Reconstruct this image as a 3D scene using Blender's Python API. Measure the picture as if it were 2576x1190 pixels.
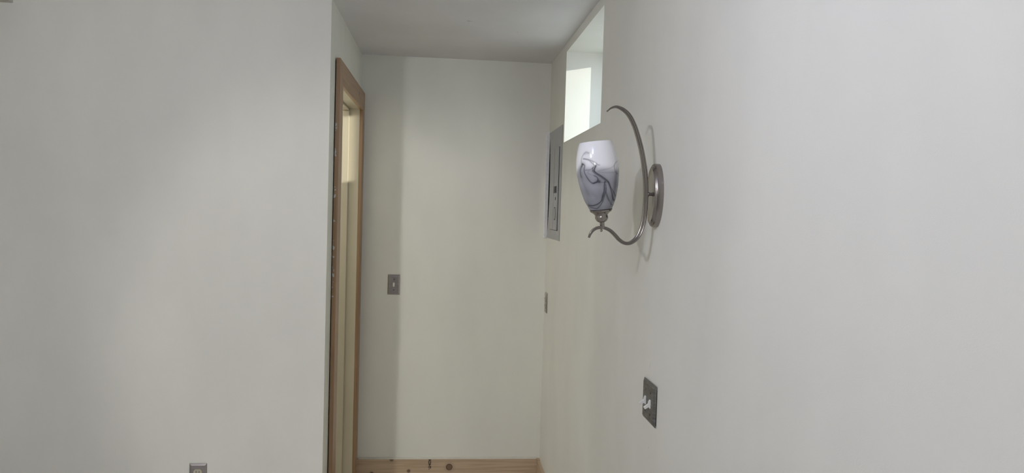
import bpy, bmesh, math, random
import numpy as np
from mathutils import Vector, Matrix

for o in list(bpy.data.objects): bpy.data.objects.remove(o, do_unlink=True)
S = bpy.context.scene
COL = S.collection

# ------------------------------------------------------------------ camera
ZC = 1.602                                   # camera height above the floor
W_PX, H_PX, F_PX = 2576.0, 1190.0, 1824.7
YAW, PITCH, ROLL = 0.0958, -0.0379, 0.0296
cam_d = bpy.data.cameras.new('camera')
cam_d.sensor_fit = 'HORIZONTAL'; cam_d.sensor_width = 36.0
cam_d.lens = F_PX / W_PX * 36.0
cam_d.clip_start = 0.02
cam = bpy.data.objects.new('camera', cam_d); COL.objects.link(cam)
fw = Vector((math.sin(YAW)*math.cos(PITCH), math.cos(YAW)*math.cos(PITCH), math.sin(PITCH)))
rt = Vector((math.cos(YAW), -math.sin(YAW), 0)); up = rt.cross(fw)
r2 = math.cos(ROLL)*rt + math.sin(ROLL)*up
u2 = math.cos(ROLL)*up - math.sin(ROLL)*rt
m = Matrix((r2, u2, -fw)).transposed().to_4x4(); m.translation = (0, 0, ZC)
cam.matrix_world = m
S.camera = cam

# ------------------------------------------------------------------ world, sun, lamps, exposure
w = bpy.data.worlds.new('sky'); S.world = w; w.use_nodes = True
bg = w.node_tree.nodes['Background']
bg.inputs['Color'].default_value = (0.80, 0.88, 1.05, 1); bg.inputs['Strength'].default_value = 2.35

def light(name, kind, loc, energy, color, radius, direction=None):
    d = bpy.data.lights.new(name, kind); d.energy = energy; d.color = color
    if kind == 'SUN': d.angle = radius
    else: d.shadow_soft_size = radius
    o = bpy.data.objects.new(name, d); COL.objects.link(o); o.location = loc
    if direction is not None: o.rotation_euler = Vector(direction).to_track_quat('-Z', 'Y').to_euler()
    return o
light('sun', 'SUN', (4, 1.5, 3), 4.2, (1.0, 0.95, 0.90), 0.012, (-1.0, 0.40, -0.195))
# the shaded bulbs of the ceiling lamp in the main room, left of the camera
LA = (-1.02, 0.56, ZC+0.74)
for dx_, dy_ in ((0.0, 0.0), (0.045, 0.02), (-0.04, 0.035)):
    light('ceiling_lamp_bulb', 'POINT', (LA[0]+dx_, LA[1]+dy_, LA[2]), 9.6, (0.98, 0.98, 1.05), 0.03)
light('right_wall_fill_light', 'POINT', (-0.35, 0.9, ZC+0.74), 5.6, (0.82, 0.91, 1.34), 0.07)  # added cool fill for the right wall and passage, no known lamp here
# a spot head at the far end of the room, aimed at the passage mouth
sp = light('track_spot_bulb', 'SPOT', (-1.67, -2.4, ZC+0.8), 130.0, (1.0, 0.98, 0.92), 0.06, (0.268, 0.947, -0.250))
light('side_room_bulb', 'POINT', (-1.45, 3.76, ZC+0.79), 14.0, (1.0, 0.985, 0.95), 0.10)
sp.data.spot_size = math.radians(27.5); sp.data.spot_blend = 0.55

vs = S.view_settings
vs.view_transform = 'Standard'; vs.look = 'None'; vs.exposure = 0.26; vs.gamma = 1.0; vs.use_curve_mapping = False

# ------------------------------------------------------------------ node helpers
def new_mat(name):
    mt = bpy.data.materials.new(name); mt.use_nodes = True
    nt = mt.node_tree; b = nt.nodes['Principled BSDF']
    return mt, nt, b
def N(nt, t, **kw):
    n = nt.nodes.new(t)
    for k, v in kw.items():
        if k in n.inputs.keys(): n.inputs[k].default_value = v
        else: setattr(n, k, v)
    return n
def L(nt, a, b): nt.links.new(a, b)
def coords(nt, scale=(1, 1, 1)):
    tc = N(nt, 'ShaderNodeTexCoord'); mp = N(nt, 'ShaderNodeMapping'); mp.inputs['Scale'].default_value = scale
    L(nt, tc.outputs['Object'], mp.inputs['Vector']); return mp.outputs['Vector']
def ramp(nt, fac, stops):
    r = N(nt, 'ShaderNodeValToRGB'); e = r.color_ramp.elements
    e[0].position, e[0].color = stops[0][0], stops[0][1]
    e[1].position, e[1].color = stops[-1][0], stops[-1][1]
    for p, c in stops[1:-1]:
        x = e.new(p); x.color = c
    L(nt, fac, r.inputs['Fac']); return r.outputs['Color']
def c4(c): return (c[0], c[1], c[2], 1)
def mixc(nt, fac, a, b, mode='MIX'):
    m_ = N(nt, 'ShaderNodeMix', data_type='RGBA', blend_type=mode)
    for sock, v in ((m_.inputs[0], fac), (m_.inputs[6], a), (m_.inputs[7], b)):
        if hasattr(v, 'links'): L(nt, v, sock)
        else: sock.default_value = v if isinstance(v, (float, int)) else c4(v)
    return m_.outputs[2]

def plain(name, col, rough=0.5, metal=0.0, spec=0.5, var=0.06, nscale=30, bump=0.0, bscale=200):
    mt, nt, b = new_mat(name)
    v = coords(nt); nz = N(nt, 'ShaderNodeTexNoise', Scale=nscale, Detail=4.0); L(nt, v, nz.inputs['Vector'])
    lo = tuple(x*(1-var) for x in col); hi = tuple(min(1, x*(1+var)) for x in col)
    L(nt, ramp(nt, nz.outputs['Fac'], [(0.3, c4(lo)), (0.7, c4(hi))]), b.inputs['Base Color'])
    b.inputs['Roughness'].default_value = rough; b.inputs['Metallic'].default_value = metal
    b.inputs['Specular IOR Level'].default_value = spec
    if bump:
        n2 = N(nt, 'ShaderNodeTexNoise', Scale=bscale, Detail=3.0); L(nt, v, n2.inputs['Vector'])
        bp = N(nt, 'ShaderNodeBump', Strength=bump, Distance=0.001); L(nt, n2.outputs['Fac'], bp.inputs['Height'])
        L(nt, bp.outputs['Normal'], b.inputs['Normal'])
    return mt

def paint(name, col, rough=0.55, patch=0.035, flecks=True):
    """rolled wall paint: fine stipple, faint roller patches and a few chalky touch-up flecks"""
    mt, nt, b = new_mat(name)
    v = coords(nt); vv = coords(nt, (1, 1, 0.45))
    n1 = N(nt, 'ShaderNodeTexNoise', Scale=2.4, Detail=3.0, Roughness=0.55); L(nt, vv, n1.inputs['Vector'])
    lo = tuple(x*(1-patch) for x in col); hi = tuple(min(1, x*(1+patch)) for x in col)
    c = ramp(nt, n1.outputs['Fac'], [(0.35, c4(lo)), (0.65, c4(hi))])
    L(nt, c, b.inputs['Base Color'])
    b.inputs['Roughness'].default_value = rough; b.inputs['Specular IOR Level'].default_value = 0.35
    n2 = N(nt, 'ShaderNodeTexNoise', Scale=420.0, Detail=2.0); L(nt, v, n2.inputs['Vector'])
    n3 = N(nt, 'ShaderNodeTexNoise', Scale=14.0, Detail=3.0); L(nt, vv, n3.inputs['Vector'])
    ad = N(nt, 'ShaderNodeMath', operation='MULTIPLY_ADD'); ad.inputs[1].default_value = 2.2
    L(nt, n3.outputs['Fac'], ad.inputs[0]); L(nt, n2.outputs['Fac'], ad.inputs[2])
    bp = N(nt, 'ShaderNodeBump', Strength=0.25, Distance=0.0008); L(nt, ad.outputs[0], bp.inputs['Height'])
    L(nt, bp.outputs['Normal'], b.inputs['Normal'])
    return mt

def wood(name, light_c, dark_c, axis='Z', rough=0.5, ring=60.0, knots=(), spots=None, contrast=1.0):
    """pine: grain lines stretched along the board, with named knots at fixed places (object space)"""
    mt, nt, b = new_mat(name)
    sc = {'X': (0.35, 14, 14), 'Y': (14, 0.35, 14), 'Z': (14, 14, 0.35)}[axis]
    v = coords(nt, sc)
    n1 = N(nt, 'ShaderNodeTexNoise', Scale=1.3, Detail=5.0, Roughness=0.6, Distortion=0.4); L(nt, v, n1.inputs['Vector'])
    mu = N(nt, 'ShaderNodeMath', operation='MULTIPLY'); mu.inputs[1].default_value = ring; L(nt, n1.outputs['Fac'], mu.inputs[0])
    sn = N(nt, 'ShaderNodeMath', operation='SINE'); L(nt, mu.outputs[0], sn.inputs[0])
    mr = N(nt, 'ShaderNodeMapRange'); mr.inputs['From Min'].default_value = -1; L(nt, sn.outputs[0], mr.inputs['Value'])
    n2 = N(nt, 'ShaderNodeTexNoise', Scale=9.0, Detail=4.0); L(nt, v, n2.inputs['Vector'])
    fac = N(nt, 'ShaderNodeMath', operation='MULTIPLY'); L(nt, mr.outputs[0], fac.inputs[0]); L(nt, n2.outputs['Fac'], fac.inputs[1])
    f2 = N(nt, 'ShaderNodeMath', operation='MULTIPLY'); f2.inputs[1].default_value = contrast; L(nt, fac.outputs[0], f2.inputs[0])
    col = mixc(nt, f2.outputs[0], light_c, dark_c)
    tc = N(nt, 'ShaderNodeTexCoord')
    for (kx, ky, kz, r, kc) in knots:
        d = N(nt, 'ShaderNodeVectorMath', operation='DISTANCE'); L(nt, tc.outputs['Object'], d.inputs[0])
        d.inputs[1].default_value = (kx, ky, kz)
        halo = N(nt, 'ShaderNodeMapRange', clamp=True); halo.inputs['From Min'].default_value = r*2.1; halo.inputs['From Max'].default_value = r*1.0
        halo.inputs['To Max'].default_value = 0.5
        L(nt, d.outputs['Value'], halo.inputs['Value'])
        col = mixc(nt, halo.outputs[0], col, tuple(0.55*x for x in light_c))
        rim = N(nt, 'ShaderNodeMapRange', clamp=True); rim.inputs['From Min'].default_value = r*1.08; rim.inputs['From Max'].default_value = r*0.95
        L(nt, d.outputs['Value'], rim.inputs['Value'])
        col = mixc(nt, rim.outputs[0], col, tuple(0.45*x for x in kc))
        core = N(nt, 'ShaderNodeMapRange', clamp=True); core.inputs['From Min'].default_value = r*0.92; core.inputs['From Max'].default_value = r*0.7
        L(nt, d.outputs['Value'], core.inputs['Value'])
        col = mixc(nt, core.outputs[0], col, kc)
    if spots:                                            # dried plaster dabs left on the side of the board
        (smin, smax, scol, sscale, thr) = spots
        nz = N(nt, 'ShaderNodeTexNoise', Scale=sscale, Detail=5.0, Roughness=0.65); L(nt, tc.outputs['Object'], nz.inputs['Vector'])
        th = N(nt, 'ShaderNodeMapRange', clamp=True); th.inputs['From Min'].default_value = thr; th.inputs['From Max'].default_value = thr+0.03
        L(nt, nz.outputs['Fac'], th.inputs['Value'])
        sx = N(nt, 'ShaderNodeSeparateXYZ'); L(nt, tc.outputs['Object'], sx.inputs[0])
        f = th.outputs[0]
        for ax in range(3):
            for lim, sign in ((smin[ax], 'GREATER_THAN'), (smax[ax], 'LESS_THAN')):
                g = N(nt, 'ShaderNodeMath', operation=sign); g.inputs[1].default_value = lim; L(nt, sx.outputs[ax], g.inputs[0])
                q = N(nt, 'ShaderNodeMath', operation='MULTIPLY'); L(nt, f, q.inputs[0]); L(nt, g.outputs[0], q.inputs[1]); f = q.outputs[0]
        col = mixc(nt, f, col, scol)
    L(nt, col, b.inputs['Base Color']); b.inputs['Roughness'].default_value = rough
    bp = N(nt, 'ShaderNodeBump', Strength=0.15, Distance=0.0006); L(nt, fac.outputs[0], bp.inputs['Height']); L(nt, bp.outputs['Normal'], b.inputs['Normal'])
    return mt

def metal(name, col, rough, streak=(300, 300, 8), var=0.12, smear=None):
    mt, nt, b = new_mat(name)
    v = coords(nt, streak); nz = N(nt, 'ShaderNodeTexNoise', Scale=1.0, Detail=3.0); L(nt, v, nz.inputs['Vector'])
    lo = tuple(x*(1-var) for x in col); hi = tuple(min(1, x*(1+var)) for x in col)
    c = ramp(nt, nz.outputs['Fac'], [(0.3, c4(lo)), (0.7, c4(hi))])
    b.inputs['Metallic'].default_value = 1.0
    rr = N(nt, 'ShaderNodeMapRange'); rr.inputs['To Min'].default_value = rough*0.92; rr.inputs['To Max'].default_value = rough*1.08
    L(nt, nz.outputs['Fac'], rr.inputs['Value']); L(nt, rr.outputs[0], b.inputs['Roughness'])
    if smear:
        v2 = coords(nt, (1, 1, 0.5)); n2 = N(nt, 'ShaderNodeTexNoise', Scale=smear[1], Detail=5.0, Roughness=0.7); L(nt, v2, n2.inputs['Vector'])
        th = N(nt, 'ShaderNodeMapRange', clamp=True); th.inputs['From Min'].default_value = smear[2]; th.inputs['From Max'].default_value = smear[2]+0.12
        th.inputs['To Max'].default_value = 0.6
        L(nt, n2.outputs['Fac'], th.inputs['Value'])
        c = mixc(nt, th.outputs[0], c, smear[0])
    L(nt, c, b.inputs['Base Color'])
    return mt

M = {}
WALL = (0.835, 0.825, 0.742)
M['wall'] = paint('wall_paint', WALL)
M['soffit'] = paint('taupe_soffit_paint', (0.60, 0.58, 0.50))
M['ceiling'] = paint('ceiling_paint', (0.80, 0.785, 0.77), 0.8)
M['jamb'] = paint('jamb_semigloss_cream', (0.64, 0.57, 0.43), 0.16)
M['floor'] = plain('pale_concrete_floor', (0.64, 0.61, 0.56), 0.7, var=0.12, nscale=6, bump=0.3)
M['vinyl'] = plain('white_vinyl', (0.8, 0.81, 0.82), 0.35, var=0.02)
M['ground'] = plain('pale_gravel', (0.5, 0.49, 0.46), 0.9, var=0.25, nscale=40, bump=0.6)
M['caulk'] = plain('cream_caulk', (0.66, 0.64, 0.56), 0.5, var=0.04)
M['whitewood'] = plain('white_painted_strip', (0.90, 0.90, 0.90), 0.45, var=0.05, nscale=60)
M['steel'] = metal('brushed_nickel', (0.34, 0.312, 0.295), 0.24, (30, 30, 140), 0.035)
M['arm'] = metal('brushed_nickel_arm', (0.33, 0.302, 0.283), 0.21, (40, 40, 40), 0.03)
M['plate'] = metal('pewter_plate', (0.46, 0.43, 0.43), 0.25, (15, 400, 400), 0.10, smear=((0.52, 0.50, 0.50), 60, 0.62))
M['plate_old'] = metal('dull_grey_plate', (0.25, 0.243, 0.235), 0.5, (40, 40, 200), 0.25, smear=((0.30, 0.31, 0.33), 45, 0.56))
M['screw'] = metal('screw_steel', (0.55, 0.55, 0.55), 0.3, (400, 400, 400), 0.05)
M['screw_dark'] = metal('darkened_screw', (0.16, 0.15, 0.15), 0.4, (400, 400, 400), 0.05)
M['panel'] = plain('grey_enamel', (0.43, 0.43, 0.425), 0.45, var=0.03, nscale=12)
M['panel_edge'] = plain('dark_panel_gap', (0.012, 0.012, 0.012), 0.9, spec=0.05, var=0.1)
M['fold'] = plain('dark_grey_enamel', (0.20, 0.20, 0.20), 0.7, var=0.05)
M['black'] = plain('black_plastic', (0.03, 0.03, 0.035), 0.35, var=0.1)
M['logo'] = plain('silver_badge', (0.33, 0.32, 0.31), 0.4, var=0.1, nscale=300)
M['white_plastic'] = plain('white_plastic', (0.80, 0.79, 0.75), 0.3, var=0.02)
M['almond'] = plain('almond_plastic', (0.50, 0.46, 0.35), 0.35, var=0.03)
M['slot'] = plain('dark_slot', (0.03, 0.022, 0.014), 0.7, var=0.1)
M['ink'] = plain('black_stamp_ink', (0.035, 0.025, 0.02), 0.8, var=0.3, nscale=400)
M['rubber'] = plain('black_gasket', (0.03, 0.028, 0.028), 0.4, var=0.1)
M['plaster'] = plain('white_plaster_crumb', (0.72, 0.71, 0.67), 0.8, var=0.05)
gm, nt, b_ = new_mat('window_glass')
tr = N(nt, 'ShaderNodeBsdfTransparent'); tr.inputs['Color'].default_value = (0.93, 0.96, 0.95, 1)
gl = N(nt, 'ShaderNodeBsdfGlossy'); gl.inputs['Roughness'].default_value = 0.02
mx = N(nt, 'ShaderNodeMixShader'); mx.inputs[0].default_value = 0.07
L(nt, tr.outputs[0], mx.inputs[1]); L(nt, gl.outputs[0], mx.inputs[2])
L(nt, mx.outputs[0], nt.nodes['Material Output'].inputs['Surface']); M['glass'] = gm

# ------------------------------------------------------------------ mesh helpers
def obj(name, bm, mat, parent=None, smooth=False, kind=None, autosmooth=None):
    me = bpy.data.meshes.new(name); bmesh.ops.recalc_face_normals(bm, faces=bm.faces); bm.to_mesh(me); bm.free()
    me.materials.append(M[mat] if isinstance(mat, str) else mat)
    if smooth:
        for p in me.polygons: p.use_smooth = True
        if autosmooth: me.set_sharp_from_angle(angle=math.radians(autosmooth))
    o = bpy.data.objects.new(name, me); COL.objects.link(o)
    if parent: o.parent = parent
    if kind: o['kind'] = kind
    return o
def box(bm, x0, x1, y0, y1, z0, z1, bev=0.0, seg=2):
    r = bmesh.ops.create_cube(bm, size=1.0)['verts']
    for v in r: v.co = Vector(((x0+x1)/2+v.co.x*(x1-x0), (y0+y1)/2+v.co.y*(y1-y0), (z0+z1)/2+v.co.z*(z1-z0)))
    if bev:
        es = list({e for v in r for e in v.link_edges})
        bmesh.ops.bevel(bm, geom=es, offset=bev, segments=seg, affect='EDGES', profile=0.5)
def bx(*a, **k):
    bm = bmesh.new(); box(bm, *a, **k); return bm
def prism(pts, axis, t0, t1, bev=0.0):
    """polygon in the two other axes extruded along axis"""
    bm = bmesh.new()
    def P(p, t):
        return {'X': (t, p[0], p[1]), 'Y': (p[0], t, p[1]), 'Z': (p[0], p[1], t)}[axis]
    a = [bm.verts.new(P(p, t0)) for p in pts]; b = [bm.verts.new(P(p, t1)) for p in pts]
    bm.faces.new(a); bm.faces.new(b[::-1])
    n = len(pts)
    for i in range(n): bm.faces.new((a[i], a[(i+1) % n], b[(i+1) % n], b[i]))
    if bev: bmesh.ops.bevel(bm, geom=list(bm.edges), offset=bev, segments=2, affect='EDGES', profile=0.5)
    return bm
def lathe(profile, seg=48, bm=None, closed=False):
    bm = bm or bmesh.new(); rings = []
    for (r, z) in profile:
        if r < 1e-6: rings.append([bm.verts.new((0, 0, z))])
        else: rings.append([bm.verts.new((r*math.cos(2*math.pi*k/seg), r*math.sin(2*math.pi*k/seg), z)) for k in range(seg)])
    for a, b in zip(rings, rings[1:]):
        for k in range(seg):
            k2 = (k+1) % seg
            if len(a) == 1 and len(b) == 1: continue
            if len(a) == 1: bm.faces.new((a[0], b[k], b[k2]))
            elif len(b) == 1: bm.faces.new((a[k], a[k2], b[0]))
            else: bm.faces.new((a[k], a[k2], b[k2], b[k]))
    return bm
def xform(bm, mat):
    bmesh.ops.transform(bm, matrix=mat, verts=bm.verts); return bm
def thing(name, loc, label=None, cat=None, group=None, kind=None, rot=None):
    o = bpy.data.objects.new(name, None); COL.objects.link(o); o.location = loc; o.empty_display_size = 0.05
    if rot is not None: o.rotation_euler = rot
    if label: o['label'] = label
    if cat: o['category'] = cat
    if group: o['group'] = group
    if kind: o['kind'] = kind
    return o

# ------------------------------------------------------------------ the room
A, B, D, DF = 0.5973, 0.4724, 4.1475, 3.0447      # right wall, passage left wall, end wall, wall that faces the camera
H = ZC + 0.838
XL, YR = -3.2, -3.4                               # far sides of the main room, out of view
WY0, WY1, WZ0, WZ1 = 2.775, 3.630, ZC+0.3426, ZC+0.795
TW = 0.26                                         # right (foundation) wall thickness

obj('floor', bx(XL-.2, A+TW, YR-.2, D+.2, -0.1, 0), 'floor', kind='structure')
obj('ceiling', bx(XL-.2, A+TW, YR-.2, D+.2, H, H+0.15), 'ceiling', kind='structure')
obj('wall_back', bx(XL-.2, A+TW, D, D+.2, 0, H), 'wall', kind='structure')
obj('wall_rear', bx(XL-.2, A+TW, YR-.2, YR, 0, H), 'wall', kind='structure')
obj('wall_room_left', bx(XL-.2, XL, YR, D, 0, H), 'wall', kind='structure')
# right wall with the window hole
bm = bmesh.new()
ys = [YR, WY0, WY1, D]; zs = [0, WZ0, WZ1, H]; V = {}
for xi, x in enumerate((A, A+TW)):
    for i, y in enumerate(ys):
        for k, z in enumerate(zs): V[xi, i, k] = bm.verts.new((x, y, z))
for xi in (0, 1):
    for i in range(3):
        for k in range(3):
            if (i, k) != (1, 1): bm.faces.new((V[xi, i, k], V[xi, i+1, k], V[xi, i+1, k+1], V[xi, i, k+1]))
loops = [[(1, 1), (2, 1)], [(2, 1), (2, 2)], [(2, 2), (1, 2)], [(1, 2), (1, 1)]]
for (p, q) in loops: bm.faces.new((V[(0,)+p], V[(0,)+q], V[(1,)+q], V[(1,)+p]))
outer = [(0, 0), (1, 0), (2, 0), (3, 0), (3, 1), (3, 2), (3, 3), (2, 3), (1, 3), (0, 3), (0, 2), (0, 1)]
for p, q in zip(outer, outer[1:]+outer[:1]): bm.faces.new((V[(0,)+p], V[(0,)+q], V[(1,)+q], V[(1,)+p]))
obj('wall_right', bm, 'wall', kind='structure')

# wall facing the camera, left of the passage
obj('wall_front', bx(XL, -B, DF, DF+0.115, 0, H), 'wall', kind='structure')
# passage left wall with the door hole
OY0, OY1, OZ = 3.245, 4.085, ZC+0.545             # rough opening
TL = 0.115
bm = bmesh.new()
box(bm, -B-TL, -B, DF+0.115, OY0, 0, H); box(bm, -B-TL, -B, OY1, D, 0, H); box(bm, -B-TL, -B, OY0, OY1, OZ, H)
obj('wall_left', bm, 'wall', kind='structure')
# lowered soffit edge at the upper left
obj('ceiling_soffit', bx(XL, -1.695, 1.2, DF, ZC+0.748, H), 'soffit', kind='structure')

# ------------------------------------------------------------------ window in the right wall
win = thing('window_1', (A+TW-0.02, (WY0+WY1)/2, WZ0), kind='structure')
FX0, FX1 = -0.020, 0.025; hy = (WY1-WY0)/2; hz = WZ1-WZ0; fr, fs = 0.044, 0.0386
for nm, a in (('window_frame', (FX0, FX1, -hy, hy, 0, fr)), ('window_frame', (FX0, FX1, -hy, hy, hz-fr, hz)),
              ('window_frame', (FX0, FX1, -hy, -hy+fs, fr, hz-fr)), ('window_frame', (FX0, FX1, hy-fs, hy, fr, hz-fr))):
    obj(nm, bx(*a, bev=0.003), 'vinyl', win)
obj('window_pane', bx(0.002, 0.006, -hy+fs, hy-fs, fr, hz-fr), 'glass', win)
obj('ground', bx(A+TW, 9.0, -6, 12, ZC+0.20, ZC+0.28), 'ground', kind='structure')

# ------------------------------------------------------------------ door frame on the passage left wall
def wood_casing(nm, axis, spots=None, kn=()):
    return wood(nm, (0.40, 0.25, 0.135), (0.21, 0.115, 0.052), axis, 0.38, 34.0, kn, spots, 0.85)
CT, GAP = 0.018, 0.004
CX0, CX1 = -B+GAP, -B+GAP+CT
Y0o, Y0i, Y1i, Y1o = 3.172, 3.272, 4.066, 4.1465
Zi, Zo = ZC+0.520, ZC+0.622
M['case_l'] = wood_casing('stained_pine_casing', 'Z', ((-0.02, -0.2, 1.2), (0.013, 0.012, 1.96), (0.6, 0.58, 0.54), 42, 0.545))
M['case_r'] = wood_casing('stained_pine_casing_b', 'Z')
M['case_h'] = wood_casing('stained_pine_head', 'Y', kn=((0.02, 0.70, -0.045, 0.012, (0.12, 0.07, 0.035)), (0.02, 0.76, -0.06, 0.008, (0.12, 0.07, 0.035))))
door = thing('door_1', (-B, Y0o, 0), kind='structure')
def in_door(bm): return xform(bm, Matrix.Translation((B, -Y0o, 0)))
cl = obj('casing', in_door(prism([(Y0o, 0), (Y0i, 0), (Y0i, Zi), (Y0o, Zo)], 'X', CX0, CX1, 0.002)), 'case_l', door)
cr = obj('casing', in_door(prism([(Y1i, 0), (Y1o, 0), (Y1o, Zo), (Y1i, Zi)], 'X', CX0, CX1, 0.002)), 'case_r', door)
hb = prism([(Y0o-Y0o, 0), (Y1o-Y0o, 0), (Y1i-Y0o, Zi-Zo), (Y0i-Y0o, Zi-Zo)], 'X', GAP, GAP+CT, 0.002)
ch = obj('head_casing', hb, 'case_h', door); ch.location = (0, 0, Zo)
JX0 = -B-TL-0.005
jl = obj('jamb', in_door(bx(JX0, -B+GAP, 3.255, 3.275, 0, Zi+0.02)), 'jamb', door)
jr = obj('jamb', in_door(bx(JX0, -B+GAP, 4.066, 4.085, 0, Zi+0.02)), 'jamb', door)
jh = obj('head_jamb', in_door(bx(JX0, -B+GAP, 3.275, 4.066, Zi+0.003, Zi+0.022)), 'jamb', door)
for nm, par, a in (('stop', jl, (-0.560, -0.523, 3.275, 3.286, 0, Zi-0.008)), ('stop', jr, (-0.560, -0.523, 4.055, 4.066, 0, Zi-0.008)),
                   ('stop', jh, (-0.560, -0.523, 3.275, 4.066, Zi-0.008, Zi+0.003))):
    obj(nm, in_door(bx(*a, bev=0.003)), 'jamb', par)
st = obj('strike_plate', in_door(bx(-0.590, -0.562, 4.0645, 4.066, ZC-0.62, ZC-0.563, bev=0.0005)), 'screw', door)
obj('latch_hole', in_door(bx(-0.585, -0.565, 4.0638, 4.0655, ZC-0.605, ZC-0.578)), 'slot', st)

# ------------------------------------------------------------------ pine skirting boards
bt = ZC - 1.4466
PK = (0.20, 0.115, 0.075)
kn = [(0.0735, 0, -0.0461, 0.0185, PK), (-0.1571, 0, -0.068, 0.0085, PK), (-0.3655, 0, -0.083, 0.0105, PK), (-0.2553, 0, 0.000, 0.010, (0.22, 0.15, 0.10))]
M['pine_back'] = wood('knotty_pine', (0.58, 0.44, 0.30), (0.36, 0.25, 0.15), 'X', 0.5, 46.0, kn, None, 0.95)
M['pine_side'] = wood('knotty_pine_side', (0.58, 0.44, 0.30), (0.36, 0.25, 0.15), 'Y', 0.5, 46.0, (), None, 0.8)
bb = obj('baseboard_back', bx(-B+GAP, A, 0.0, 0.019, -bt, 0, bev=0.0012), 'pine_back', kind='structure'); bb.location = (0, D-0.019, bt)
ck = obj('caulk_bead', prism([(D-0.019, bt), (D, bt), (D, bt+0.006), (D-0.014, bt+0.003)], 'X', -B+0.03, A-0.02), 'caulk')
ck.parent = bb; ck.matrix_parent_inverse = Matrix.Translation(-bb.location)
# stamped mill mark, running down from the top edge
cu = bpy.data.curves.new('mill_stamp', 'FONT'); cu.body = 'KDHT-'; cu.size = 0.0205; cu.extrude = 0.0001; cu.offset = 0.0009; cu.space_character = 0.92
tmp = bpy.data.objects.new('tmp_text', cu); COL.objects.link(tmp)
dg = bpy.context.evaluated_depsgraph_get(); me = bpy.data.meshes.new_from_object(tmp.evaluated_get(dg))
bpy.data.objects.remove(tmp)
stamp = bpy.data.objects.new('mill_stamp', me); COL.objects.link(stamp); me.materials.clear(); me.materials.append(M['ink'])
stamp.parent = bb; stamp.location = (-0.0455, -0.0002, -0.001)
stamp.rotation_euler = Matrix(((0, 1, 0), (0, 0, -1), (-1, 0, 0))).to_euler()      # text runs down, its top to the right
br = obj('baseboard_right', bx(0, 0.017, -1.40, 0, -bt, -0.006, bev=0.0012), 'pine_side', kind='structure'); br.location = (A-0.017, D-0.036, bt)
blk = obj('corner_block', bx(0, 0.017, 0.0005, 0.0165, -bt, 0.001, bev=0.0015), 'pine_side'); blk.parent = br
bf = obj('baseboard_front', bx(XL, -B, DF-0.019, DF, 0, bt, bev=0.0012), 'pine_side', kind='structure')

# ------------------------------------------------------------------ wall plates (local: faces -Y, x right, z up, origin at plate centre on the wall)
def frustum(w, h, t, inset, y0=0.0, lip=0.0018):
    bm = bmesh.new()
    rows = [(w/2, h/2, y0), (w/2, h/2, y0-lip), (w/2-inset, h/2-inset, y0-t), (0.0, 0.0, None)]
    R_ = []
    for (a, c, y) in rows[:3]: R_.append([bm.verts.new((sx*a, y, sz*c)) for sx, sz in ((-1, -1), (1, -1), (1, 1), (-1, 1))])
    for p, q in zip(R_, R_[1:]):
        for k in range(4): bm.faces.new((p[k], p[(k+1) % 4], q[(k+1) % 4], q[k]))
    bm.faces.new(R_[2]); bm.faces.new(R_[0][::-1])
    bmesh.ops.bevel(bm, geom=list(bm.edges), offset=0.0006, segments=2, affect='EDGES', profile=0.5)
    return bm
def disc_y(r, t, y, cx=0, cz=0, seg=20, dome=0.0):
    bm = lathe([(0, 0), (r, 0), (r, t*0.7), (r*0.8, t), (0, t+dome)], seg)
    return xform(bm, Matrix.Translation((cx, y, cz)) @ Matrix.Rotation(math.pi/2, 4, 'X'))
def screw(par, x, z, y, mat='screw', r=0.0033):
    s = obj('screw', disc_y(r, 0.0009, y, x, z), mat, par)
    obj('screw_slot', bx(x-r*0.75, x+r*0.75, y-0.00105, y-0.0007, z-0.0004, z+0.0004), 'slot', s)
def toggle(par, x, z, y, ang, mat='white_plastic'):
    t = obj('toggle_switch', prism([(y+0.001, z-0.0118), (y-0.0022, z-0.0118), (y-0.0060, z-0.004), (y-0.0046, z+0.006), (y-0.0020, z+0.0118), (y+0.001, z+0.0118)], 'X', x-0.0048, x+0.0048, 0.0006), mat, par)
    lever = prism([(-0.0045, 0), (0.0045, 0), (0.0036, 0.020), (-0.0036, 0.020)], 'X', -0.0040, 0.0040, 0.0009)   # y, z profile, grows along +z
    R_ = Matrix.Translation((x, y, z)) @ Matrix.Rotation(math.radians(90+ang), 4, 'X')
    obj('lever', xform(lever, R_), mat, t)
def receptacle(par, x, z, y, mat='almond'):
    pts = []
    r, hh = 0.0172, 0.0140
    a0 = math.asin(hh/r)
    for k in range(9): pts.append((r*math.cos(-a0+2*a0*k/8), r*math.sin(-a0+2*a0*k/8)))
    pts += [(-p[0], -p[1]) for p in pts]
    f = obj('receptacle', prism([(x+p[0], z+p[1]) for p in pts], 'Y', y-0.0022, y+0.001, 0.0005), mat, par)
    for sx in (-1, 1): obj('slot', bx(x+sx*0.0062-0.0010, x+sx*0.0062+0.0010, y-0.0027, y-0.0020, z+0.0005, z+(0.0090 if sx < 0 else 0.0078)), 'slot', f)
    obj('ground_slot', disc_y(0.0024, 0.0004, y-0.0021, x, z-0.0075, 14), 'slot', f)

# single toggle plate on the end wall
sw = thing('light_switch', (-0.3018+0.035, D, ZC-0.391-0.0571), 'brushed metal single toggle switch plate on the end wall beside the door', 'light switch')
pl = obj('cover_plate', frustum(0.0699, 0.1143, 0.0062, 0.0075), 'plate', sw)
obj('raised_field', frustum(0.0480, 0.0925, 0.0010, 0.0012, -0.0060, 0.0002), 'plate', pl)
toggle(sw, 0, 0, -0.0071, 14)
screw(sw, 0, 0.0302, -0.0070, 'screw_dark'); screw(sw, 0, -0.0302, -0.0070, 'screw_dark')

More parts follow.
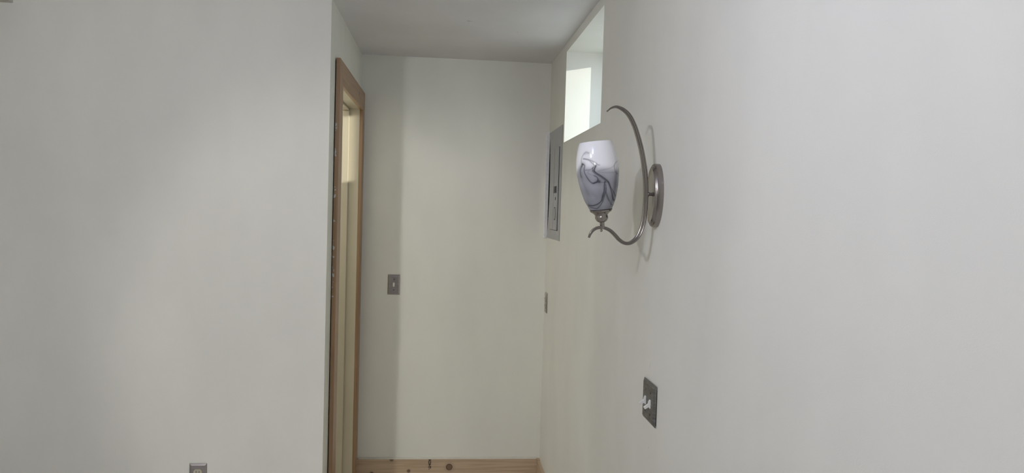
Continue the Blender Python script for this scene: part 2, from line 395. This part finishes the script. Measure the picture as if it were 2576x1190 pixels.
# outlet low on the wall facing the camera
ou = thing('wall_outlet', (-0.972, DF, ZC-1.0795-0.0571), 'metal outlet plate with almond sockets low on the wide left wall', 'outlet', 'duplex outlets')
obj('cover_plate', frustum(0.0699, 0.1143, 0.0064, 0.0085), 'plate', ou)
receptacle(ou, 0, 0.0195, -0.0066); receptacle(ou, 0, -0.0195, -0.0066); screw(ou, 0, 0, -0.0064)

RZ = (0, 0, -math.pi/2)                     # local -Y -> world -X, local x -> world -y
# outlet near the end corner of the right wall
o2 = thing('wall_outlet', (A, 4.050, ZC-0.5235), 'narrow metal outlet plate on the right wall beneath the electrical panel', 'outlet', 'duplex outlets', rot=RZ)
obj('cover_plate', frustum(0.0699, 0.1143, 0.0075, 0.004), 'plate', o2)
receptacle(o2, 0, 0.0195, -0.0085); receptacle(o2, 0, -0.0195, -0.0085); screw(o2, 0, 0, -0.0078)

# double toggle plate near the lamp
dz = ZC-0.4746-0.0571
ds = thing('light_switch', (A, 1.978, dz), 'dull grey double switch plate with two white toggles on the right wall', 'light switch', rot=RZ)
pl = obj('cover_plate', frustum(0.118, 0.1143, 0.0068, 0.0085, -0.0025), 'plate_old', ds)
obj('plate_gap_shade', bx(-0.052, 0.0565, -0.0026, 0.0, -0.052, 0.045), 'slot', ds)  # dark slab painted as the shade between the raised plate and the wall
for sx in (-1, 1):
    toggle(ds, sx*0.0230, 0, -0.0093, 34)
    screw(ds, sx*0.0230, 0.0302, -0.0094, 'screw_dark'); screw(ds, sx*0.0230, -0.0302, -0.0094, 'screw_dark')
# ------------------------------------------------------------------ electrical panel (faces -X)
PY0, PY1, PZ0, PZ1 = 3.667, 4.114, ZC-0.157, ZC+0.437
pn = thing('electrical_panel', (A, (PY0+PY1)/2, PZ0), 'flush grey steel breaker panel cover with a narrow door on the right wall', 'breaker panel', rot=RZ)
hw, hh = (PY1-PY0)/2, PZ1-PZ0
obj('gap_shade_sheet', bx(-hw+0.001, hw-0.02, -0.0009, 0.0, 0.006, hh-0.006), 'panel_edge', pn)  # black sheet on the wall, stands in for shade in the gap beside the cover
# cover sheet, bowed a little away from the wall along its far edge
bm = bmesh.new(); nz_, nx_ = 24, 6
def bow(u, v): return -0.0012
g = {}
for s in (0, 1):
    for i in range(nx_+1):
        for k in range(nz_+1):
            u_, v_ = i/nx_, k/nz_
            g[s, i, k] = bm.verts.new((-hw+2*hw*u_+0.062*math.sin(math.pi*v_)**0.7*(1-u_)**2, bow(u_, v_)-0.0018*(1-s), hh*v_))
for i in range(nx_):
    for k in range(nz_):
        for s in (0, 1): bm.faces.new((g[s, i, k], g[s, i+1, k], g[s, i+1, k+1], g[s, i, k+1]))
for i in range(nx_):
    for k in (0, nz_): bm.faces.new((g[0, i, k], g[0, i+1, k], g[1, i+1, k], g[1, i, k]))
for k in range(nz_):
    for i in (0, nx_): bm.faces.new((g[0, i, k], g[0, i, k+1], g[1, i, k+1], g[1, i, k]))
cov = obj('cover', bm, 'panel', pn, smooth=True, autosmooth=40)
yc = (PY0+PY1)/2
def lx(y): return yc-y
def lz(z): return z+ZC-PZ0
dx0, dx1, dzz0, dzz1 = lx(3.985), lx(3.735), lz(-0.104), lz(0.328)
obj('door_gap', bx(dx0-0.002, dx1+0.0028, -0.0050, -0.002, dzz0-0.0025, dzz1+0.002), 'panel_edge', cov)
pd = obj('panel_door', bx(dx0, dx1, -0.0115, -0.003, dzz0, dzz1, bev=0.0015), 'panel', pn)
sm = lx(3.845)
obj('fold_line', bx(sm-0.0008, sm+0.0008, -0.0122, -0.0112, dzz0+0.002, dzz1-0.002), 'fold', pd)
obj('latch', bx(lx(3.838), lx(3.748), -0.0145, -0.0110, lz(0.091), lz(0.127), bev=0.0012), 'black', pd)
obj('latch_slide', bx(lx(3.815), lx(3.775), -0.0165, -0.0142, lz(0.094), lz(0.124), bev=0.0008), 'black', pd)
obj('keyhole', bx(lx(3.782), lx(3.768), -0.0121, -0.0112, lz(0.053), lz(0.069), bev=0.0002), 'panel_edge', pd)
def oval(cx, cz, rx, rz, y0, y1, n=28): return prism([(cx+rx*math.cos(2*math.pi*k/n), cz+rz*math.sin(2*math.pi*k/n)) for k in range(n)], 'Y', y0, y1)
bd = obj('badge_rim', oval(lx(3.7886), lz(-0.0175), 0.034, 0.0345, -0.0124, -0.0112), 'panel_edge', pd)
obj('badge', oval(lx(3.7886), lz(-0.0175), 0.030, 0.0315, -0.0128, -0.0122), 'logo', bd)
for k in range(-2, 3): obj('badge_bar', bx(lx(3.7886)-0.020, lx(3.7886)+0.020, -0.0132, -0.0127, lz(-0.0175)+k*0.0095-0.0020, lz(-0.0175)+k*0.0095+0.0020), 'panel', bd)
for (y, z) in ((3.684, 0.322), (3.684, -0.044), (4.068, 0.322), (4.068, -0.045)):
    screw(pn, lx(y), lz(z), -0.0030, 'screw', 0.0046)
# white filler strip in the corner beside the panel
obj_strip = obj('filler_strip', bx(A-0.0185, A-0.0003, D-0.030, D-0.0003, ZC-0.160, ZC+0.446, bev=0.0015), 'whitewood')
obj_strip['label'] = 'thin white painted strip in the corner beside the breaker panel'; obj_strip['category'] = 'trim strip'

# ------------------------------------------------------------------ wall lamp
YL = 1.985
lamp = thing('wall_sconce', (A, YL, ZC+0.0495), 'brushed nickel curved arm wall lamp with grey swirled glass shade', 'wall lamp')
# oval back plate: rings of an ellipse stepped outwards from the wall
bm = bmesh.new(); seg = 96; prev = None
ra, rb = 0.0555, 0.0885
steps = [(0, 0.0), (0, 0.0135), (0.0008, 0.0155), (0.0030, 0.0168), (0.0050, 0.0160), (0.0058, 0.0172), (0.0080, 0.0198), (0.0105, 0.0188), (0.0112, 0.0200), (0.0135, 0.0218), (0.0160, 0.0208), (0.030, 0.0205), (0.048, 0.0205)]
for (ins, out) in steps:
    ring = [bm.verts.new((-out, (ra-ins)*math.cos(2*math.pi*k/seg), (rb-ins)*math.sin(2*math.pi*k/seg))) for k in range(seg)]
    if prev:
        for k in range(seg): bm.faces.new((prev[k], prev[(k+1) % seg], ring[(k+1) % seg], ring[k]))
    prev = ring
bm.faces.new(prev)
bp_ = obj('back_plate', bm, 'steel', lamp, smooth=True, autosmooth=35)
# stand-off post
pb = lathe([(0, 0), (0.0044, 0), (0.0044, 0.0050), (0.0060, 0.0060), (0.0064, 0.0085), (0.0056, 0.0108), (0.0044, 0.0116), (0.0044, 0.0165), (0, 0.0165)], 24)
obj('mounting_post', xform(pb, Matrix.Translation((-0.0200, 0, 0.003)) @ Matrix.Rotation(-math.pi/2, 4, 'Y')), 'steel', lamp, smooth=True, autosmooth=40)
# arm centre line in the lamp's own plane: distance from the wall, height from the plate centre, half thickness (metres)
ctrl = [(-0.15075, 0.22964, 0.00163), (-0.14097, 0.23793, 0.00261), (-0.1254, 0.24144, 0.0037), (-0.10718, 0.23454, 0.00479),
        (-0.09092, 0.22042, 0.00544), (-0.07701, 0.19738, 0.00587), (-0.06472, 0.16707, 0.0062), (-0.052, 0.12567, 0.00642),
        (-0.04293, 0.08293, 0.00653), (-0.03708, 0.03554, 0.00653), (-0.03526, -0.01319, 0.00653), (-0.03757, -0.06103, 0.00642),
        (-0.04424, -0.09569, 0.00631), (-0.05585, -0.11993, 0.00587), (-0.0735, -0.13407, 0.00522), (-0.09045, -0.13538, 0.0049),
        (-0.10547, -0.12687, 0.0049), (-0.11931, -0.11279, 0.0049), (-0.13304, -0.10117, 0.00479), (-0.14893, -0.09451, 0.00457),
        (-0.1667, -0.09454, 0.00435), (-0.17941, -0.10075, 0.00413), (-0.18758, -0.11103, 0.0037), (-0.192, -0.12287, 0.00272)]
def catmull(P, n):
    out = []
    for i in range(len(P)-1):
        p0, p1, p2, p3 = P[max(0, i-1)], P[i], P[i+1], P[min(len(P)-1, i+2)]
        for k in range(n):
            t = k/n
            out.append(tuple(0.5*((2*b)+(c-a)*t+(2*a-5*b+4*c-d)*t*t+(-a+3*b-3*c+d)*t**3) for a, b, c, d in zip(p0, p1, p2, p3)))
    out.append(P[-1]); return out
pts = catmull(ctrl, 6)
# reeded cross-section: n (in plane, -1..1) and b (across, -1..1)
sec = []
for s in (-1, 1):
    for k in range(13):
        n_ = -1+2*k/12
        dep = (1-abs(n_)**4)**0.5*0.28+0.72 if abs(n_) < 1 else 0.72
        groove = 0.16*math.exp(-((abs(n_)-0.36)/0.09)**2)
        sec.append((s*-n_ if s > 0 else n_, s*(dep-groove)))
bm = bmesh.new(); prev = None
for i, (x, z, hn) in enumerate(pts):
    a_, c_ = pts[max(0, i-1)], pts[min(len(pts)-1, i+1)]
    t = Vector((c_[0]-a_[0], 0, c_[1]-a_[1])).normalized(); n = Vector((t.z, 0, -t.x))
    wv = min(0.0062, hn*1.25)
    ring = [bm.verts.new(Vector((x, 0, z))+n*(hn*s_[0])+Vector((0, wv*s_[1], 0))) for s_ in sec]
    if prev:
        for k in range(len(sec)): bm.faces.new((prev[k], prev[(k+1) % len(sec)], ring[(k+1) % len(sec)], ring[k]))
    else: bm.faces.new(ring)
    prev = ring
bm.faces.new(prev)
arm = obj('arm', bm, 'arm', lamp, smooth=True, autosmooth=38)
tipb = bmesh.new(); bmesh.ops.create_uvsphere(tipb, u_segments=16, v_segments=10, radius=0.0026)
obj('tip_bead', xform(tipb, Matrix.Translation((ctrl[0][0]-0.001, 0, ctrl[0][1]-0.0005))), 'arm', arm, smooth=True)
# tilted head: stem, cup, shade
HP = Vector((-0.15493, 0, -0.09035))
TILT = Matrix.Translation(HP) @ Matrix.Rotation(-math.radians(6.9), 4, 'Y')
obj('stem', xform(lathe([(0, -0.006), (0.0062, -0.006), (0.0062, 0.0015), (0.0066, 0.002), (0.0066, 0.0125), (0, 0.0125)], 28), TILT), 'steel', lamp, smooth=True, autosmooth=40)
cup = obj('cup', xform(lathe([(0, 0.011), (0.0085, 0.0115), (0.0128, 0.0140), (0.0163, 0.0180), (0.0183, 0.0232), (0.0182, 0.0270), (0.0174, 0.0300), (0.0178, 0.0318),
            (0.0205, 0.0355), (0.0255, 0.0390), (0.0292, 0.0412), (0.0300, 0.0432), (0.0300, 0.0452), (0, 0.0452)], 64), TILT), 'steel', lamp, smooth=True, autosmooth=50)
obj('gasket', xform(lathe([(0.027, 0.0448), (0.0312, 0.0448), (0.0314, 0.0462), (0.0308, 0.0475), (0.027, 0.0475)], 64), TILT), 'rubber', cup, smooth=True, autosmooth=40)
fb = bmesh.new(); bmesh.ops.create_uvsphere(fb, u_segments=20, v_segments=12, radius=0.0037)
obj('finial', xform(fb, Matrix.Translation(HP+Vector((-0.0026, 0, -0.0118)))), 'steel', lamp, smooth=True)

# glass shade: white above, smoke grey below, dark ink swirls (lines given as crop coordinates of the drawn pattern)
prof = [(0.0290, 0.0), (0.0312, 0.002), (0.0372, 0.014), (0.0447, 0.032), (0.0530, 0.064), (0.0578, 0.094), (0.0590, 0.112), (0.0580, 0.132), (0.0548, 0.153), (0.0495, 0.174), (0.0452, 0.1855), (0.0438, 0.188)]
NT, NV = 320, 190
dense = catmull(prof, 40)
zz = np.array([p[1] for p in dense]); rr_ = np.array([p[0] for p in dense])
T = np.linspace(0, 0.188, NV); Rr = np.interp(T, zz, rr_)
swirls = [
 ([(235,290),(205,275),(175,300),(155,350),(150,400),(155,430)],4,.45), ([(225,300),(205,290),(190,300)],10,.25),
 ([(170,360),(220,375),(270,400),(320,430),(345,460),(365,465)],4,.5), ([(175,360),(235,390),(275,430),(300,465),(285,495),(245,515),(195,515)],4,.5),
 ([(320,470),(305,500),(300,535),(330,570),(390,610),(440,650),(490,700),(530,770),(555,850),(575,910),(605,950),(635,970)],7,.85),
 ([(280,490),(285,540),(320,580),(380,620),(430,660),(460,690)],5,.6), ([(490,700),(545,780),(590,850),(625,895),(655,912)],5,.7),
 ([(155,430),(180,450),(178,500),(190,560),(230,640),(280,695),(330,690),(350,660),(335,625),(300,600)],5,.75),
 ([(300,698),(345,685),(375,680)],12,.55), ([(350,665),(375,690)],14,.5),
 ([(280,700),(340,695),(400,697),(480,703)],3,.45),
 ([(445,690),(440,760),(432,840),(420,910),(400,955),(360,985),(310,997),(265,985)],6,.85), ([(430,880),(420,940)],12,.5),
 ([(460,730),(465,800),(450,880),(430,950),(400,1010),(360,1040),(310,1025),(260,990)],5,.7), ([(455,780),(440,880)],13,.4),
 ([(465,830),(490,880),(520,940),(560,1000),(600,1020)],6,.55), ([(485,870),(515,940)],13,.35),
 ([(635,430),(600,460),(585,510),(600,570),(650,605)],4,.5), ([(340,545),(450,530),(530,515),(585,490)],6,.22), ([(360,560),(470,575),(590,580)],5,.2),
 ([(155,430),(140,500),(140,560),(150,600)],12,.55), ([(165,430),(150,460)],14,.5), ([(150,545),(165,640),(200,740),(250,840)],22,.18),
 ([(620,580),(600,700),(620,800)],26,.14), ([(300,940),(350,900),(300,840)],26,.12), ([(300,540),(240,530),(230,560),(300,600)],4,.25),
]
def to_uv(x, y):                        # crop drawing -> (angle from the camera-facing meridian, height)
    t_ = (1062-y)*0.2030e-3 + 0.0008
    c = 452-(1062-y)*0.0875
    s_ = np.clip((x-c)*0.2012e-3/np.interp(t_, T, Rr), -0.985, 0.985)
    return math.asin(s_), t_
th = np.linspace(-math.pi, math.pi, NT, endpoint=False)
TH, TT = np.meshgrid(th, T)
fold = np.where(np.abs(TH) <= math.pi/2, TH, np.sign(TH)*math.pi-TH)          # back half repeats the drawing mirrored
RR_ = np.interp(TT, T, Rr)
U = fold*0.052; Vv = TT                                                        # metres on the unrolled glass
rng = np.random.RandomState(3)
wob = 0.0006*np.sin(TT*210+fold*3)+0.0005*np.sin(TT*90-fold*7)
ink = np.zeros_like(U)
for (pl_, wd, dk) in swirls:
    P = [to_uv(*p) for p in pl_]; P = catmull([(p[0]*0.052, p[1]) for p in P], 6)
    best = np.full(U.shape, 9.0)
    for (ax, az), (bx_, bz) in zip(P, P[1:]):
        dx_, dz_ = bx_-ax, bz-az; ll = dx_*dx_+dz_*dz_+1e-12
        tt = np.clip(((U+wob-ax)*dx_+(Vv-az)*dz_)/ll, 0, 1)
        best = np.minimum(best, np.hypot(U+wob-ax-tt*dx_, Vv-az-tt*dz_))
    wm = wd*0.2012e-3
    ink = 1-(1-ink)*(1-np.minimum(1, 1.15*dk)*(0.72*np.exp(-(best/wm)**2)+0.28*np.exp(-(best/(3.2*wm))**2)))
edge = 0.109+0.006*np.sin(fold*2.2+2.2)+0.016*np.exp(-((fold+1.15)/0.45)**2)+0.010*np.exp(-((fold-1.25)/0.3)**2)
smoke = 1/(1+np.exp((TT-edge)/0.0035))
depth = np.clip((edge-TT)/0.11, 0, 1)
white = np.array([0.95, 0.95, 0.97]); grey1 = np.array([0.43, 0.435, 0.475]); grey2 = np.array([0.25, 0.255, 0.29]); inkc = np.array([0.025, 0.025, 0.04])
mott = 1+0.10*np.sin(fold*5+TT*60)*np.sin(TT*95-fold*3)
g_ = (grey1*(1-depth[..., None]**0.8)+grey2*depth[..., None]**0.8)*mott[..., None]
colr = white*(1-smoke[..., None])+g_*smoke[..., None]
colr = colr*(1-ink[..., None])+inkc*ink[..., None]
# mesh: outer skin with the drawing, rolled rim, plain white inside
cx_ = RR_*np.sin(TH); cy_ = -RR_*np.cos(TH)
verts = np.stack([cx_, cy_, TT+0.0462], -1).reshape(-1, 3)
inner_T = T[::-1][::6]; inner_R = np.interp(inner_T, T, Rr)-0.0032
vin = np.stack([np.outer(inner_R, np.sin(th)), -np.outer(inner_R, np.cos(th)), np.repeat((inner_T-0.0003+0.0462)[:, None], NT, 1)], -1)
vin[0, :, 2] += 0.0008
verts = np.concatenate([verts, vin.reshape(-1, 3)])
nrow = NV+len(inner_T)
idx = np.arange(nrow*NT).reshape(nrow, NT); nx2 = np.roll(idx, -1, axis=1)
faces = np.stack([idx[:-1], nx2[:-1], nx2[1:], idx[1:]], -1).reshape(-1, 4)
cols = np.concatenate([colr.reshape(-1, 3), np.tile(white, (len(inner_T)*NT, 1))])
cols = np.concatenate([np.clip(cols, 0, 1), np.ones((len(cols), 1))], 1).astype(np.float32)
me = bpy.data.meshes.new('shade'); me.from_pydata(verts.tolist(), [], faces.tolist()); me.transform(TILT)
at = me.color_attributes.new('swirl', 'FLOAT_COLOR', 'POINT'); at.data.foreach_set('color', cols.ravel())
for p in me.polygons: p.use_smooth = True
gmat, nt, b_ = new_mat('swirled_art_glass')
ca = N(nt, 'ShaderNodeVertexColor', layer_name='swirl'); L(nt, ca.outputs['Color'], b_.inputs['Base Color'])
b_.inputs['Roughness'].default_value = 0.07; b_.inputs['Specular IOR Level'].default_value = 0.5
b_.inputs['Coat Weight'].default_value = 0.25; b_.inputs['Coat Roughness'].default_value = 0.03
me.materials.append(gmat)
shade = bpy.data.objects.new('shade', me); COL.objects.link(shade); shade.parent = lamp
shade['label'] = 'white and smoke grey glass with dark ink swirls'

# ------------------------------------------------------------------ small paint and plaster blemishes on the walls
def nub(wall, p, r, axis, mat, stretch=(1, 1)):
    bm = bmesh.new(); bmesh.ops.create_icosphere(bm, subdivisions=2, radius=r)
    sc = {'Y': (stretch[0], 0.35, stretch[1]), 'X': (0.35, stretch[0], stretch[1]), 'Z': (stretch[0], stretch[1], 0.25)}[axis]
    bmesh.ops.scale(bm, vec=sc, verts=bm.verts)
    for v in bm.verts: v.co *= 1+0.25*math.sin(900*v.co.x+700*v.co.z+500*v.co.y)
    o = obj('paint_drip', xform(bm, Matrix.Translation(p)), mat, bpy.data.objects[wall], smooth=True)
for (x, z, r, st) in ((0.1968, -0.3845, 0.0045, (0.8, 1.5)), (0.205, -0.372, 0.003, (1, 1)), (0.4266, -0.9481, 0.004, (1, 1)), (0.415, -0.935, 0.003, (1.5, 0.8)),
                      (-0.262, -0.548, 0.0028, (1.6, 0.8)), (0.43, -1.03, 0.003, (1, 1)), (0.03, -0.20, 0.0025, (1, 2))):
    nub('wall_back', (x, D, ZC+z), r, 'Y', 'wall', st)
for (y, z, r, st) in ((2.00, -0.435, 0.0022, (0.8, 5)), (2.012, -0.41, 0.0018, (0.8, 4)), (1.985, -0.665, 0.0025, (1, 1.2)), (2.04, -0.62, 0.0015, (1, 2)), (2.05, -0.498, 0.0010, (1, 1))):
    nub('wall_right', (A, y, ZC+z), r, 'X', 'plaster', st)
for (x, y, r, st) in ((0.10, 3.30, 0.006, (2.5, 1)), (0.33, 3.46, 0.003, (0.6, 2.2))):
    nub('ceiling', (x, y, H), r, 'Z', 'soffit', st)
